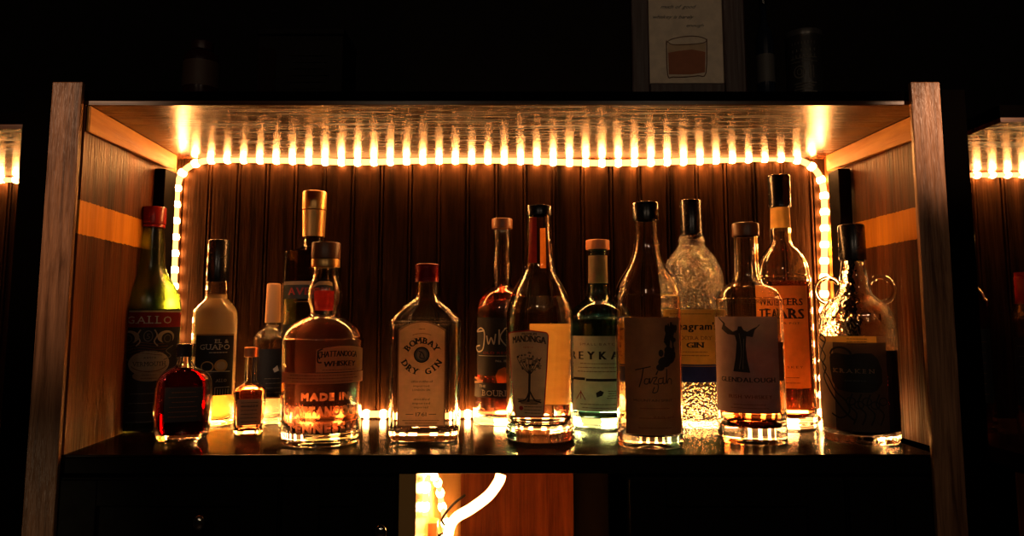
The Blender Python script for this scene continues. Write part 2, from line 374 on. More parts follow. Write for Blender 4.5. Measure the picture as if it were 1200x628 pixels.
# ------------------------------------------------------------------ bottles
def prof_smooth(pts, n=5):
    q = smooth_path([(z, r, 0) for z, r in pts], n); out = [(q[0].x, q[0].y)]
    for v in q[1:]:
        out.append((max(v.x, out[-1][0]+1e-5), max(v.y, 0.001)))
    return out
def interp(prof, z):
    if z <= prof[0][0]: return prof[0][1]
    for (a, ra), (b, rb) in zip(prof, prof[1:]):
        if z <= b: return ra + (rb-ra)*(z-a)/max(b-a, 1e-9)
    return prof[-1][1]
class Bottle:
    """x, y = centre and front foot of the bottle in the frame; prof = [(frame y, half width)...] from top to bottom.
    sect = (depth ratio, squareness, turn)."""
    def __init__(s, label, x, y, prof, gmat, lmat=None, level=None, sect=(1.0, 2.0, 0.0), wall=0.0022, floor=0.008, name='liquor_bottle', group=None, seg=64, z0=SHELF, face=0.0, hw=None, sm=4):
        hw = hw or max(h for _, h in prof)
        f = on_shelf(x, y, z0)
        for _ in range(5):
            yc = f.y + hw*0.001*sect[0] if _ == 0 else yc
            c = P(x, y, yc); th = math.atan2(c.x, yc-CAM.y)
            k = (P(x+1, y, yc)-P(x, y, yc)).x*math.cos(th)
            R = hw*k; yc = f.y + R*sect[0]*math.cos(th)*0.96
        s.X, s.Y = P(x, y-4, yc).x, yc; s.yc = yc; s.th = th; s.z0 = z0; s.k0 = k; s.sect = sect; s.gmat = gmat; s.name = name
        s.root = empty(name, (s.X, s.Y, z0), -th + math.radians(face)); tag(s.root, label, 'bottle', group)
        s.rmax = R; s.rmin = min(h for _, h in prof)*k
        pts = sorted((max(0.0, s.Z(py)), h*s.K(py)) for py, h in prof)
        pts[0] = (0.0, pts[0][1]); s.pts = pts
        if s.rmin > 0: pass
        r0 = pts[0][1]
        s.prof = prof_smooth(pts, sm) if sm > 1 else pts
        outer = [(0.0, min(0.004, floor*0.5)), (r0*0.55, min(0.003, floor*0.4)), (r0*0.80, 0.0004), (r0*0.9, 0.0)] + [(r, z+0.0008 if i == 0 else z) for i, (z, r) in enumerate(s.prof)]
        top = s.prof[-1][0]
        inner = [(max(r-wall, 0.001), z) for z, r in s.prof if z > floor+0.006 and z < top-0.0005]
        zi = floor; ri = interp(s.prof, floor+0.006)-wall
        inner = [(0.0, zi+0.003), (ri*0.5, zi+0.002), (ri*0.85, zi+0.0005), (ri*0.97, zi+0.002)] + inner
        path = outer + [(interp(s.prof, top)-wall*0.5, top+0.0005), (max(interp(s.prof, top)-wall, 0.001), top-0.0003)] + inner[::-1]
        s.top = top
        s.lathe('glass', path, gmat, seg)
        if lmat is not None:
            zl = s.Z(level); g = 0.0004
            lp = [(0.0, zi+0.003+g)] + [(max(r-g, 0.0005), z+g if i < 3 else z) for i, (r, z) in enumerate(inner[1:], 1) if z < zl-0.001]
            lp += [(max(interp(s.prof, zl)-wall-g, 0.0005), zl), (0.0, zl)]
            s.lathe('liquid', lp, lmat, seg)
    def Z(s, py): return P(s.px if hasattr(s, 'px') else 600, py, s.yc).z - s.z0
    def K(s, py): return (P(601, py, s.yc)-P(600, py, s.yc)).x*math.cos(s.th)
    def sec(s, r, a):
        dr, n, turn = s.sect
        t = max(0.0, min(1.0, (r-s.rmin*1.2)/max(s.rmax*0.92-s.rmin*1.2, 1e-5))); t = t*t*(3-2*t)
        if n == 2.0: t = 1.0
        nn = 2+(n-2)*t; d = 1+(dr-1)*t
        c, q = math.cos(a), math.sin(a)
        x = math.copysign(abs(c)**(2/nn), c)*r; y = math.copysign(abs(q)**(2/nn), q)*r*d
        return x, y
    def lathe(s, name, path, m, seg=64, parent=None, plainround=False, smooth=True):
        bm = bmesh.new(); rings = []
        for r, z in path:
            if r < 1e-6: rings.append([bm.verts.new((0, 0, z))]); continue
            ring = []
            for k in range(seg):
                a = 2*math.pi*k/seg
                x, y = (r*math.cos(a), r*math.sin(a)) if plainround else s.sec(r, a)
                ring.append(bm.verts.new((x, y, z)))
            rings.append(ring)
        for A, B in zip(rings, rings[1:]):
            if len(A) == 1 and len(B) == 1: continue
            for k in range(seg):
                k2 = (k+1) % seg
                if len(A) == 1: bm.faces.new((A[0], B[k2], B[k]))
                elif len(B) == 1: bm.faces.new((A[k], A[k2], B[0]))
                else: bm.faces.new((A[k], A[k2], B[k2], B[k]))
        bmesh.ops.recalc_face_normals(bm, faces=bm.faces)
        o = from_bm(name, bm, parent or s.root, [m], smooth)
        if name not in ('glass', 'liquid'):
            o.data.set_sharp_from_angle(angle=math.radians(40))
        return o
    def cap(s, ytop, ybot, hw, m, name='cap', ridges=0, top_r=0.0012, hw2=None, parent=None):
        z1, z0 = s.Z(ytop), s.Z(ybot); r1 = hw*s.K(ytop); r0 = (hw2 or hw)*s.K(ybot)
        lip = interp(s.prof, z0+0.001) if z0 < s.top else 0
        pth = [(0.0, max(z0, s.top+0.0008) if z0 < s.top else z0)]
        if z0 < s.top:
            ii = min(r0-0.0006, lip+0.0003); ii = max(ii, r0*0.5)
            pth = [(0.0, s.top+0.001), (ii, s.top+0.001), (ii, z0)]
        pth += [(r0, z0)]
        n = ridges*2 if ridges else 0
        for i in range(1, n): 
            f = i/n; rr = r0+(r1-r0)*f; pth.append((rr*(0.96 if i % 2 else 1.0), z0+(z1-z0)*0.9*f))
        pth += [(r1, z1-top_r), (r1-top_r*0.6, z1-top_r*0.25), (r1-top_r*1.5, z1), (0.0, z1)]
        return s.lathe(name, pth, m, 48, parent, True)
    def S(s, u, y=None, r=None):
        k = s.K(y or 420); R = r or interp(s.prof, s.Z(y or 420))
        v = max(-0.999, min(0.999, u*k/R))
        if s.sect[1] != 2.0 and r is None: return u*k
        return R*math.asin(v)
    def wrap(s, back=False, r=None):
        R0 = r
        cache = {}
        def section(rad):
            key = round(rad, 4)
            if key not in cache:
                pts = []; N = 720
                for i in range(-N//2, N//2+1):
                    a = -math.pi/2 + 2*math.pi*i/N
                    x, y = s.sec(rad, a); pts.append((x, y))
                acc = [0.0]
                for p, q in zip(pts, pts[1:]): acc.append(acc[-1]+math.hypot(q[0]-p[0], q[1]-p[1]))
                mid = acc[N//2]; cache[key] = (pts, [a-mid for a in acc])
            return cache[key]
        def fn(u, z, off):
            rad = R0 or interp(s.prof, z)
            if s.sect[1] == 2.0 and s.sect[0] == 1.0 or R0:
                a = u/rad; q = rad+off; p = (q*math.sin(a), -q*math.cos(a))
            else:
                pts, acc = section(s.rmax if s.sect[1] != 2 else rad); lo, hi = 0, len(acc)-1
                while hi-lo > 1:
                    md = (lo+hi)//2
                    if acc[md] < u: lo = md
                    else: hi = md
                t = (u-acc[lo])/max(acc[hi]-acc[lo], 1e-9); x = pts[lo][0]+(pts[hi][0]-pts[lo][0])*t; y = pts[lo][1]+(pts[hi][1]-pts[lo][1])*t
                tx, ty = pts[hi][0]-pts[lo][0], pts[hi][1]-pts[lo][1]; l = math.hypot(tx, ty) or 1
                p = (x+ty/l*off, y-tx/l*off)
            if back: p = (-p[0], -p[1])
            return Vector((p[0], p[1], z))
        return fn
    def art(s): return PxArt(s)
class PxArt(Art):
    "artwork given in frame pixels from the bottle's axis, turned into arc length and height"
    def __init__(s, b, r=None): super().__init__(); s.b = b; s.r = r
    def u(s, x, y=None): return s.b.S(x, y, s.r)
    def z(s, y): return s.b.Z(y)
    def R(s, x0, x1, y0, y1, m, layer=0): s.rect(s.u(x0, (y0+y1)/2), s.u(x1, (y0+y1)/2), s.z(y1), s.z(y0), m, layer)
    def k(s, y): return s.b.K(y)
    def T(s, txt, x, y, W, H, m, layer=1, **kw):
        for a in ('arc',):
            if a in kw: kw[a] *= s.k(y)
        s.text(txt, s.u(x, y), s.z(y), W*s.k(y), H*s.k(y), m, layer, **kw)
    def L(s, pts, w, m, layer=1, smooth=4):
        s.stroke([(s.u(x, y), s.z(y)) for x, y in pts], w*s.k(pts[0][1]), m, layer, smooth)
    def shape(s, pts, m, layer=1): s.fill([(s.u(x, y), s.z(y)) for x, y in pts], m, layer)
    def D(s, x, y, rx, ry, m, layer=1): s.disc(s.u(x, y), s.z(y), rx*s.k(y), ry*s.k(y), m, layer)
    def O(s, x, y, rx, ry, w, m, layer=2, a0=0, a1=360): s.ring(s.u(x, y), s.z(y), rx*s.k(y), ry*s.k(y), w*s.k(y), m, layer, a0, a1)
    def lines(s, x, y0, y1, n, W, m, layer=1, seed=1):
        "rows of tiny print"
        rnd = random.Random(seed)
        for i in range(n):
            y = y0+(y1-y0)*i/max(n-1, 1); a = -W/2*rnd.uniform(0.75, 1.0); e = -a
            while a < e:
                l = rnd.uniform(1.2, 4.0); s.L([(x+a, y), (x+min(a+l, e), y)], 0.75, m, layer, 1); a += l+0.9
    def done(s, name='label', back=False, thick=0.0): return s.build(name, s.b.wrap(back, s.r), s.b.root, thick=thick)

# ------------------------------------------------------------------ the room
def struct(name, x0, x1, y0, y1, z0, z1, m):
    o = box(name, x0, x1, y0, y1, z0, z1, m, bev=0); o['kind'] = 'structure'; return o
struct('floor', -2.4, 2.4, -3.4, 0.72, -0.05, 0.0, M['floorm'])
struct('wall_back', -2.4, 2.4, 0.66, 0.72, 0.0, 2.8, M['wallm'])
struct('ceiling', -2.4, 2.4, -3.4, 0.72, 2.8, 2.85, M['wallm'])

# ------------------------------------------------------------------ the lit shelf cabinet
YB = 0.315
ZT = P(600, 123, 0).z; ZTT = P(600, 107, 0).z; ZS = P(600, 555, 0).z
XI0, XI1 = P(88, 300, 0).x, P(1075, 300, 0).x            # inner edges of the two stiles
XO0, XO1 = P(52, 300, 0).x, P(1110, 300, 0).x
SF, SBL, SBR = 0.533, 0.564, 0.526                       # half widths: front, back left, back right
ZSTILE = P(60, 92, -0.02).z
bc = empty('shelf_cabinet', (0, 0, 0)); tag(bc, 'wide stained wooden wall cabinet with a lit bay full of bottles', 'cabinet')
def ground_parts():
    box('top_board', -SBL-0.02, SBR+0.02, 0.0, YB+0.02, ZT+0.006, ZTT, M['matt'], bc)
    box('ceiling_board', -SBL, SBR, 0.001, YB, ZT, ZT+0.006, M['ceil'], bc, 0.0006)
    box('bottom_shelf', XI0-0.012, XI1+0.012, 0.0, YB+0.02, ZS, SHELF-0.004, M['black'], bc)
    box('shelf_top', XI0-0.012, XI1+0.012, 0.0006, YB, SHELF-0.004, SHELF, M['shelf'], bc, 0.0008)
ground_parts()
def beadboard(name, x0, x1, y, z0, z1, parent, m, pitch=0.048, th=0.012):
    bm = bmesh.new(); xs = []; x = x0
    prof = [(0, 0)]
    c = x0 + pitch*0.4
    while c < x1-0.01:
        prof += [(c-0.0042, 0), (c-0.0030, 0.0035), (c-0.0016, 0.0035), (c-0.0008, 0.0006), (c, 0.0), (c+0.0014, 0.0), (c+0.0022, 0.0006), (c+0.0030, 0.0035), (c+0.0040, 0.0035), (c+0.0050, 0)] if True else []
        c += pitch
    prof[0] = (x0, 0); prof.append((x1, 0))
    f0 = [bm.verts.new((a, y+d, z0)) for a, d in prof]; f1 = [bm.verts.new((a, y+d, z1)) for a, d in prof]
    for i in range(len(prof)-1): bm.faces.new((f0[i], f0[i+1], f1[i+1], f1[i]))
    b = [bm.verts.new(p) for p in ((x0, y+th, z0), (x1, y+th, z0), (x1, y+th, z1), (x0, y+th, z1))]
    bm.faces.new((b[1], b[0], b[3], b[2])); bm.faces.new([*f0[::-1], b[0], b[1]]); bm.faces.new([*f1, b[2], b[3]])
    bm.faces.new((f0[0], f1[0], b[3], b[0])); bm.faces.new((f0[-1], b[1], b[2], f1[-1]))
    return from_bm(name, bm, parent, [m])
beadboard('back_panel', -SBL-0.01, SBR+0.01, YB, SHELF, ZT, bc, M['bead'])
for s in (-1, 1):
    T = 0.018; SB = SBL if s < 0 else SBR; z0, z1 = SHELF+0.0, ZT
    q = [(s*SF, 0.0), (s*SB, YB), (s*(SB+T), YB), (s*(SF+T), 0.0)]
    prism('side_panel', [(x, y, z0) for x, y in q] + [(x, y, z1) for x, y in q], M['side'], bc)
    # cleat under the ceiling board
    def xs(y): return SF+(SB-SF)*y/YB
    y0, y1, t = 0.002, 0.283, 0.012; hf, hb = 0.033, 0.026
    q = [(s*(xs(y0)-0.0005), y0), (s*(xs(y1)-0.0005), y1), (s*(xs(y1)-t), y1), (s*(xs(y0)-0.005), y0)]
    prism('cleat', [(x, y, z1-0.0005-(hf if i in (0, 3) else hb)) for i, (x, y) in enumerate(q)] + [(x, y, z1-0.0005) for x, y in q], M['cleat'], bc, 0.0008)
    xp = xs(0.26)
    box('corner_post', min(s*(xp-0.001), s*(xp-0.020)), max(s*(xp-0.001), s*(xp-0.020)), 0.225, 0.262, SHELF+0.0005, ZT-0.034, M['black'], bc)
box('stile', XO0, XI0, -0.008, -0.001, 0.55, ZSTILE, M['stile'], bc, 0.0015)
box('stile', XI1, XO1, -0.008, -0.001, 0.55, ZSTILE, M['stile'], bc, 0.0015)

# rope light round the top and sides, and along the foot of the back panel
YR = YB-0.0080
def px_path(pts, Y): return [P(a, b, Y) for a, b in pts]
top = smooth_path(px_path([(201, 484), (203, 400), (204, 320), (206, 250), (208, 218), (216, 200), (234, 190), (262, 187), (340, 188), (420, 190), (500, 188), (600, 188), (700, 191), (800, 189), (880, 186), (925, 186), (948, 193), (961, 208), (966, 235), (966, 310), (965, 400), (964, 484)], YR), 8)
rope_light('glowing warm rope light framing the top and sides of the back panel', top)
pf = [Vector((P(222, 480, YR).x, YR-0.002, SHELF+0.0075)), Vector((0, YR, SHELF+0.0075)), Vector((P(945, 480, YR).x, YR-0.002, SHELF+0.0075))]
rope_light('glowing warm rope light lying along the foot of the back panel behind the bottles', smooth_path(pf, 20))

# ------------------------------------------------------------------ base cabinet with open bay
base = empty('base_cabinet', (0, 0.3, 0)); tag(base, 'black base cabinet below the shelf with a lit open bay', 'cabinet')
base.location = (0, 0, 0)
BX0, BX1 = P(487, 590, 0).x, P(713, 590, 0).x
ZB0 = 0.02; YD = 0.52
XB = P(540, 590, YD-.02).x
q = [(BX0-.02, .002), (BX0, .002), (XB, YD-.021), (BX0-.02, YD-.021)]
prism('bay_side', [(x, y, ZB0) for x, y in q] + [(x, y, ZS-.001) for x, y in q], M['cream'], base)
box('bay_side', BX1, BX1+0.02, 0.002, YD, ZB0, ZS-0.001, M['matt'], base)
box('bay_back', BX0, BX1, YD-0.02, YD-0.002, ZB0, ZS-0.001, M['bay'], base)
box('bay_floor', XB+0.001, BX1, 0.002, YD-0.02, 0.74, 0.76, M['black'], base)
box('plinth', XI0, XI1, 0.03, YD, 0.0005, ZB0-0.0005, M['black'], base)
def door(x0, x1, handle_px, sgn):
    d = box('door', x0, x1, -0.002, 0.016, 0.06, ZS-0.004, M['black'], base)
    bm = bmesh.new(); w = 0.045
    add_box(bm, x0+0.002, x0+w, -0.007, -0.0021, 0.062, ZS-0.006, 0.001); add_box(bm, x1-w, x1-0.002, -0.007, -0.0021, 0.062, ZS-0.006, 0.001)
    add_box(bm, x0+w, x1-w, -0.007, -0.0021, 0.062, 0.062+w, 0.001); add_box(bm, x0+w, x1-w, -0.007, -0.0021, ZS-0.006-0.03, ZS-0.006, 0.001)
    from_bm('door_frame', bm, d, [M['black']])
    if handle_px:
        p = P(handle_px[0], handle_px[1], -0.02)
        bm = bmesh.new(); tube_bm(bm, [Vector((p.x, -0.0072, p.z)), Vector((p.x, -0.022, p.z))], 0.004, 14)
        n = bmesh.ops.create_uvsphere(bm, u_segments=20, v_segments=12, radius=0.009)
        for v in n['verts']: v.co = Vector((p.x+v.co.x*0.8, -0.026+v.co.y*0.6, p.z+v.co.z))
        from_bm('door_knob', bm, d, [M['chrome']], True)
edges = [XI0+0.002, P(330, 590, 0).x, BX0-0.022]
door(edges[0], edges[1]-0.001, (236, 611), 1); door(edges[1]+0.001, edges[2], (447, 622), -1)
box('bay_side', BX0-0.022+0.0005, BX0-0.0205, 0.0, 0.001, 0.06, ZS-0.002, M['black'], base, 0)
edges = [BX1+0.022, P(990, 590, 0).x, XI1-0.002]
door(edges[0], edges[1]-0.001, None, 1); door(edges[1]+0.001, edges[2], None, -1)

r = rope_light('thick glowing rope light hanging in an S through the open bay', smooth_path([P(587, 556, .05), P(584, 565, .05), P(572, 581, .06), P(552, 596, .07), P(534, 607, .08), P(526, 622, .09), P(524, 650, .09)], 8), 0.0066, 0.026, phase=0.3, bulge=0.9, jacket='tube_bright')
cp = [P(a, b, y) for a, b, y in ((489, 604, .05), (489, 585, .05), (490, 568, .055), (495, 557, .07), (502, 561, .10), (505, 574, .12), (510, 590, .13), (521, 607, .12), (524, 645, .14), (531, 655, .25), (536, 648, .36), (541, 652, .44))]  # last points run below the view, added to light the bay side
rope_light('coiled rope light glowing against the cream side of the open bay', smooth_path([Vector((max(q.x, BX0+.0055+.16*max(q.y-.05, 0)), q.y, min(q.z, ZS-.006))) for q in cp], 8), 0.0038, 0.022, bulge=1.5)
tag(tube('power_cable', smooth_path([P(545, 580, .12), P(532, 590, .11), P(521, 603, .11), P(518, 611, .11), P(524, 620, .11), P(515, 627, .11), P(506, 626, .11), P(500, 640, .11)], 8), 0.0017, M['cable']), 'thin black cable curving in front of the lit cream bay side', 'cable')
p = P(495, 608, .12)
blk = box('wooden_block', BX0+0.0005, BX0+0.016, .10, .125, 0.7605, p.z, wood('block wood', (0.2, 0.07, 0.02), (0.4, 0.16, 0.05), 'Z'), bev=0.001)
tag(blk, 'small upright wooden block at the left side of the lit open bay', 'block')

# ------------------------------------------------------------------ neighbouring cabinets, mostly cut by the frame
def neighbour(label, s, xin, rope_y, rope_px):
    r = empty('side_cabinet', (0, 0, 0)); tag(r, label, 'cabinet')
    x0, x1 = sorted((s*0.61, s*1.15)); zt = P(600, 143 if s > 0 else 151, 0).z
    box('divider', *sorted(((XO1 if s > 0 else XO0)+s*0.0005, xin)), -0.008, -0.001, 0.55, ZSTILE-0.01, M['matt'], r)
    box('top_board', x0, x1, 0.0, YB+0.02, zt+0.006, zt+0.022, M['matt'], r)
    box('ceiling_board', x0+0.001, x1-0.001, 0.001, YB, zt, zt+0.006, M['ceil'], r, 0)
    box('shelf', x0+0.001, x1-0.001, 0.0, YB+0.02, ZS, SHELF, M['shelf'], r)
    beadboard('back_panel', x0+0.001, x1-0.001, YB, SHELF+0.0005, zt-0.0005, r, M['bead'])
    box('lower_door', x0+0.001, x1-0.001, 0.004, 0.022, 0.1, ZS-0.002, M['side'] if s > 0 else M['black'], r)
    xr = P(rope_px, rope_y, YR).x
    z = P(600, rope_y, YR).z
    path = [Vector((s*0.635, YR, z)), Vector((s*0.9, YR, z+0.002)), Vector((s*1.12, YR, z))]
    rope_light('short glowing run of rope light in the cabinet at the %s edge' % ('right' if s > 0 else 'left'), smooth_path(path, 10), 0.0042, 0.0255)
    path = [Vector((s*0.66, YR, SHELF+0.0065)), Vector((s*0.9, YR, SHELF+0.0065)), Vector((s*1.12, YR, SHELF+0.0065))]
neighbour('dark cabinet cut by the right edge, with its own rope light and bottles', 1, P(1139, 300, 0).x, 206, 1150)
neighbour('dark cabinet sliver at the left edge with a spot of rope light', -1, P(20, 300, 0).x, 212, 10)

# ------------------------------------------------------------------ things on top of the cabinet
def framed():
    Y = 0.02
    r = empty('framed_drawing', (P(806, 100, Y).x, Y, ZTT+0.001)); tag(r, 'framed drawing of a whiskey glass under handwriting, on top of the cabinet', 'picture')
    o = r.location
    def q(x, y, d=0): v = P(x, y, Y+d); return (v.x-o.x, v.z-o.z)
    fx0, z0 = q(741, 105); fx1, _ = q(876, 105); px0, pz0 = q(762, 96); px1, pz1 = q(850, 92); zt = q(800, -95)[1]
    bm = bmesh.new()
    add_box(bm, fx0, px0, 0, 0.014, 0.0, zt+0.02, 0.002); add_box(bm, px1, fx1, 0, 0.014, 0.0, zt+0.02, 0.002)
    add_box(bm, px0, px1, 0, 0.014, 0.0, pz0-0.001, 0.0015); add_box(bm, px0, px1, 0, 0.014, zt, zt+0.02, 0.0015)
    from_bm('frame', bm, r, [wood('dark red brown frame', (0.03, 0.008, 0.006), (0.07, 0.02, 0.012), 'Z', 0.5)])
    A = Art(); k = (q(801, 50)[0]-q(800, 50)[0])
    A.rect(px0-0.004, px1+0.004, pz0-0.004, zt, paper('drawing paper', (0.9, 0.74, 0.55), 0.02), 0)
    def t(s, x, y, W, H): c = q(x, y); A.text(s, c[0], c[1], W*k, H*k, M['ink'], 1, shear=0.45, gap=0.05)
    t('but too', 800, -18, 46, 5); t('much of good', 795, 5.5, 40, 4.5); t('whiskey is barely', 789, 17.5, 48, 4.2); t('enough', 815, 27.5, 20, 4)
    g = [q(782, 46), q(783.5, 86), q(790, 88.5), q(805, 88.5), q(819, 87), q(828.5, 84), q(829.5, 44)]
    fill = [q(784, 60), q(795, 58), q(812, 56), q(828, 59), q(827.5, 83), q(812, 85.5), q(785, 85.5)]
    A.fill(fill, paper('brown watercolour', (0.42, 0.12, 0.035), 0.02), 1)
    A.fill([q(783.5, 50), q(828.5, 49), q(828, 59), q(812, 56), q(795, 58), q(784, 60)], paper('pale watercolour', (0.68, 0.46, 0.26), 0.02), 1)
    A.stroke(g, 1.2*k, M['brownink'], 2); A.stroke([q(783, 47), q(790, 43.5), q(806, 40.5), q(820, 41), q(829, 44.5), q(825, 48.5), q(806, 50.5), q(790, 50.5), q(783, 47)], 0.9*k, M['brownink'], 2)
    A.build('drawing', lambda u, z, off: Vector((u, 0.006-off, z)), r, step=0)
framed()
ZU = ZTT+0.0008
def tin():
    Y = 0.05; a, b, t = P(929, 60, Y), P(972, 60, Y), P(950, 24, Y-0.022)
    r = (b.x-a.x)/2*0.98; x = (a.x+b.x)/2; h = t.z-ZU
    root = empty('round_tin', (x, Y+r, ZU), -math.atan2(x, Y-CAM.y)); tag(root, 'round dark tin with rows of pale lettering beside the framed drawing', 'tin')
    bt = Bottle.__new__(Bottle); bt.root = root; bt.sect = (1, 2.0, 0); bt.rmin = bt.rmax = r; bt.prof = [(0, r), (h, r)]
    bt.lathe('body', [(0, 0), (r*0.97, 0), (r, 0.002), (r*0.985, 0.004), (r*0.985, h-0.012), (r, h-0.011), (r, h-0.008), (0, h-0.008)], plain('dark tin', (0.03, 0.028, 0.026), 0.4, 0.3, grime=0.1))
    bt.lathe('lid', [(0, h-0.0078), (r*1.01, h-0.0078), (r*1.01, h-0.001), (r*0.99, h), (r*0.9, h), (r*0.88, h-0.002), (0, h-0.002)], plain('tin lid', (0.10, 0.095, 0.09), 0.35, 0.5, grime=0.1), plainround=True)
    A = Art(); ink = M['greyink']
    for i, z in enumerate([h-0.02, h-0.03, h-0.038]): A.text(['OLD CASK', 'FINEST', 'SINGLE'][i] if False else ['IIIIIIII', 'IIIIII', 'IIIIIII'][i], 0, z, 0.03, 0.004, ink, 1, gap=0.3)
    A.ring(-0.006, h*0.42, 0.007, 0.008, 0.0015, ink, 1); A.ring(-0.006, h*0.42, 0.003, 0.004, 0.001, ink, 1)
    A.rect(0.006, 0.009, h*0.33, h*0.5, ink, 1); A.rect(0.011, 0.0125, h*0.33, h*0.5, ink, 1)
    for i in range(5): A.rect(-0.014+0.002*(i % 2), 0.016-0.003*(i % 3), h*0.26-i*0.004, h*0.26-i*0.004+0.0015, ink, 1)
    A.rect(-0.018, 0.018, h*0.55, h*0.55+0.001, ink, 1); A.rect(-0.018, 0.018, h*0.6, h*0.6+0.001, ink, 1)
    A.build('label', lambda u, z, off: Vector(((r*0.985+off)*math.sin(u/r), -(r*0.985+off)*math.cos(u/r), z)), root)
tin()
def top_bottle(label, x, hw, ytop, lab, glassm, lq):
    pts = [(ytop, hw*0.35), (ytop+18, hw*0.36), (ytop+26, hw*0.6), (ytop+36, hw), (ytop+70, hw), (150, hw)]
    b = Bottle(label, x, 151, pts, glassm, lq, ytop+45, z0=ZU)
    return b
def upper():
    # a slim bottle next to the tin, a squat jar and a boxed gift pack to the left
    Y = 0.06
    def lathe_thing(name, label, cat, x, hw, path, mats, parts, Y=0.06):
        c = P(x, 60, Y); root = empty(name, (c.x, Y+hw*0.0011, ZU)); tag(root, label, cat)
        bt = Bottle.__new__(Bottle); bt.root = root; bt.sect = (1, 2.0, 0); bt.rmin = bt.rmax = hw*0.0011; bt.prof = []
        for n, p, m in zip(parts, path, mats): bt.lathe(n, p, m, plainround=True)
        return root
    z = lambda y: P(600, y, 0.06).z-ZU
    k = 0.00109
    r = 11*k
    lathe_thing('slim_bottle', 'slim dark blue bottle beside the round tin on top', 'bottle', 900, 11,
        [[(0, 0), (r*.95, 0), (r, .003), (r, z(45)), (r*.8, z(35)), (r*.38, z(22)), (r*.36, z(2)), (0, z(2))], [(0, z(2)+.0005), (r*.45, z(2)+.0005), (r*.45, z(-22)), (0, z(-22))], [(r*1.01, z(95)), (r*1.01, z(62))]],
        [plain('dark blue glass', (0.01, 0.015, 0.03), 0.15, grime=0.05), M['black_cap'], plain('dim label', (0.09, 0.085, 0.08), 0.6, grime=0.1)], ['glass', 'cap', 'label'])
    r = 22*k
    lathe_thing('squat_jar', 'squat dark red jar standing left on top of the cabinet', 'jar', 228, 22,
        [[(0, 0), (r*.95, 0), (r, .004), (r, z(66)), (r*.9, z(58)), (r*.6, z(53)), (0, z(53))], [(0, z(53)+.0005), (r*.62, z(53)+.0005), (r*.62, z(44)), (r*.6, z(43)), (0, z(43))], [(r*1.01, z(98)), (r*1.01, z(68))]],
        [plain('dark red jar glass', (0.025, 0.003, 0.003), 0.2, grime=0.05), plain('dark red lid', (0.03, 0.004, 0.003), 0.4, grime=0.1), plain('brown jar label', (0.07, 0.035, 0.02), 0.6, grime=0.1)], ['body', 'lid', 'label'])
    a, b = P(301, 60, .05), P(402, 60, .05)
    root = empty('gift_box', ((a.x+b.x)/2, .05, ZU)); tag(root, 'wide dark gift box with dim lettering on top of the cabinet', 'box')
    W = (b.x-a.x)/2; h = z(36)
    bm = bmesh.new(); add_box(bm, -W, W, 0, .08, 0, h*0.9, .0015); from_bm('body', bm, root, [plain('dark carton', (0.006, 0.004, 0.003), 0.6, grime=0.1, spec=0.1)])
    bm = bmesh.new(); add_box(bm, -W-.001, W+.001, -.001, .081, h*0.9+.0005, h, .0015); from_bm('lid', bm, root, [plain('dark carton lid', (0.005, 0.004, 0.004), 0.6, grime=0.1, spec=0.1)])
    A = Art(); A.rect(-W+.003, -W+.026, .012, h*.72, plain('dark brown print', (0.012, 0.005, 0.003), 0.7, spec=0.05), 0)
    for i in range(6): A.rect(-.012+.003*(i % 2), .040-.004*(i % 3), h*.62-i*.009, h*.62-i*.009+.0022, plain('dim print', (0.016, 0.013, 0.010), 0.7, spec=0.05) if i == 0 else A.mats[1], 1)
    A.build('printed_panel', lambda u, zz, off: Vector((u, -off-.001, zz)), root, step=0)
upper()

# ------------------------------------------------------------------ the bottles on the lit shelf
# 1 green vermouth bottle
b = Bottle('tall green vermouth bottle with red cap, farthest left on the lit shelf', 167, 507,
    [(252, 12.5), (266, 12.5), (285, 15), (310, 17), (322, 21), (333, 29), (345, 35.5), (358, 38.5), (380, 39), (480, 39), (500, 38.5), (507, 36)], M['g_green'], LQ['green'], 362)
b.cap(243, 263, 15, M['red_cap'], ridges=0); b.cap(263.3, 267, 14.6, M['red_cap'], 'cap_ring')
A = b.art(); A.R(-38.2, 38.2, 364, 366, M['p_cream']); A.R(-38.2, 38.2, 366, 383, M['p_red']); A.R(-38.2, 38.2, 383, 500, M['p_black'])
A.T('GALLO', 2, 374.5, 54, 9.5, M['white'], serif=True, gap=.2)
cr = M['greyink']
for sx in (-1, 1):
    A.D(sx*21+1, 394, 12, 8, M['p_cream'], 1); A.D(sx*22+1, 396, 8, 7.5, M['ink'], 2); A.O(sx*22+1, 396, 4.5, 4.5, .8, cr, 3)
    A.L([(sx*8, 386), (sx*11, 392), (sx*8, 399), (sx*12, 404)], 1.6, M['p_cream'], 1); A.L([(sx*30, 404), (sx*22, 410), (sx*28, 416), (sx*20, 420)], 1.2, cr, 1)
A.O(1, 393, 5, 6.5, 1.2, cr, 1); A.T('5', 1, 393, 4, 7, cr, 2)
for i in range(5): A.L([(-26+i*2, 402+i*3.5), (-8, 400+i*3), (10, 402+i*3), (26-i*2, 401+i*3.5)], .7, M['brownink'], 1)
A.D(4, 424, 25, 16, M['p_cream'], 1); A.D(4, 438, 19, 7, M['p_tan'], 1)
A.T('extra', 4, 417, 14, 3, M['ink'], 2); A.T('VERMOUTH', 4, 424.5, 38, 5.5, M['ink'], 2, serif=True); A.O(4, 424, 22, 10, .9, M['brownink'], 2, 200, 340)
A.lines(4, 437, 441, 2, 20, M['brownink'], 2); A.lines(0, 458, 490, 4, 40, cr, 1); A.done()

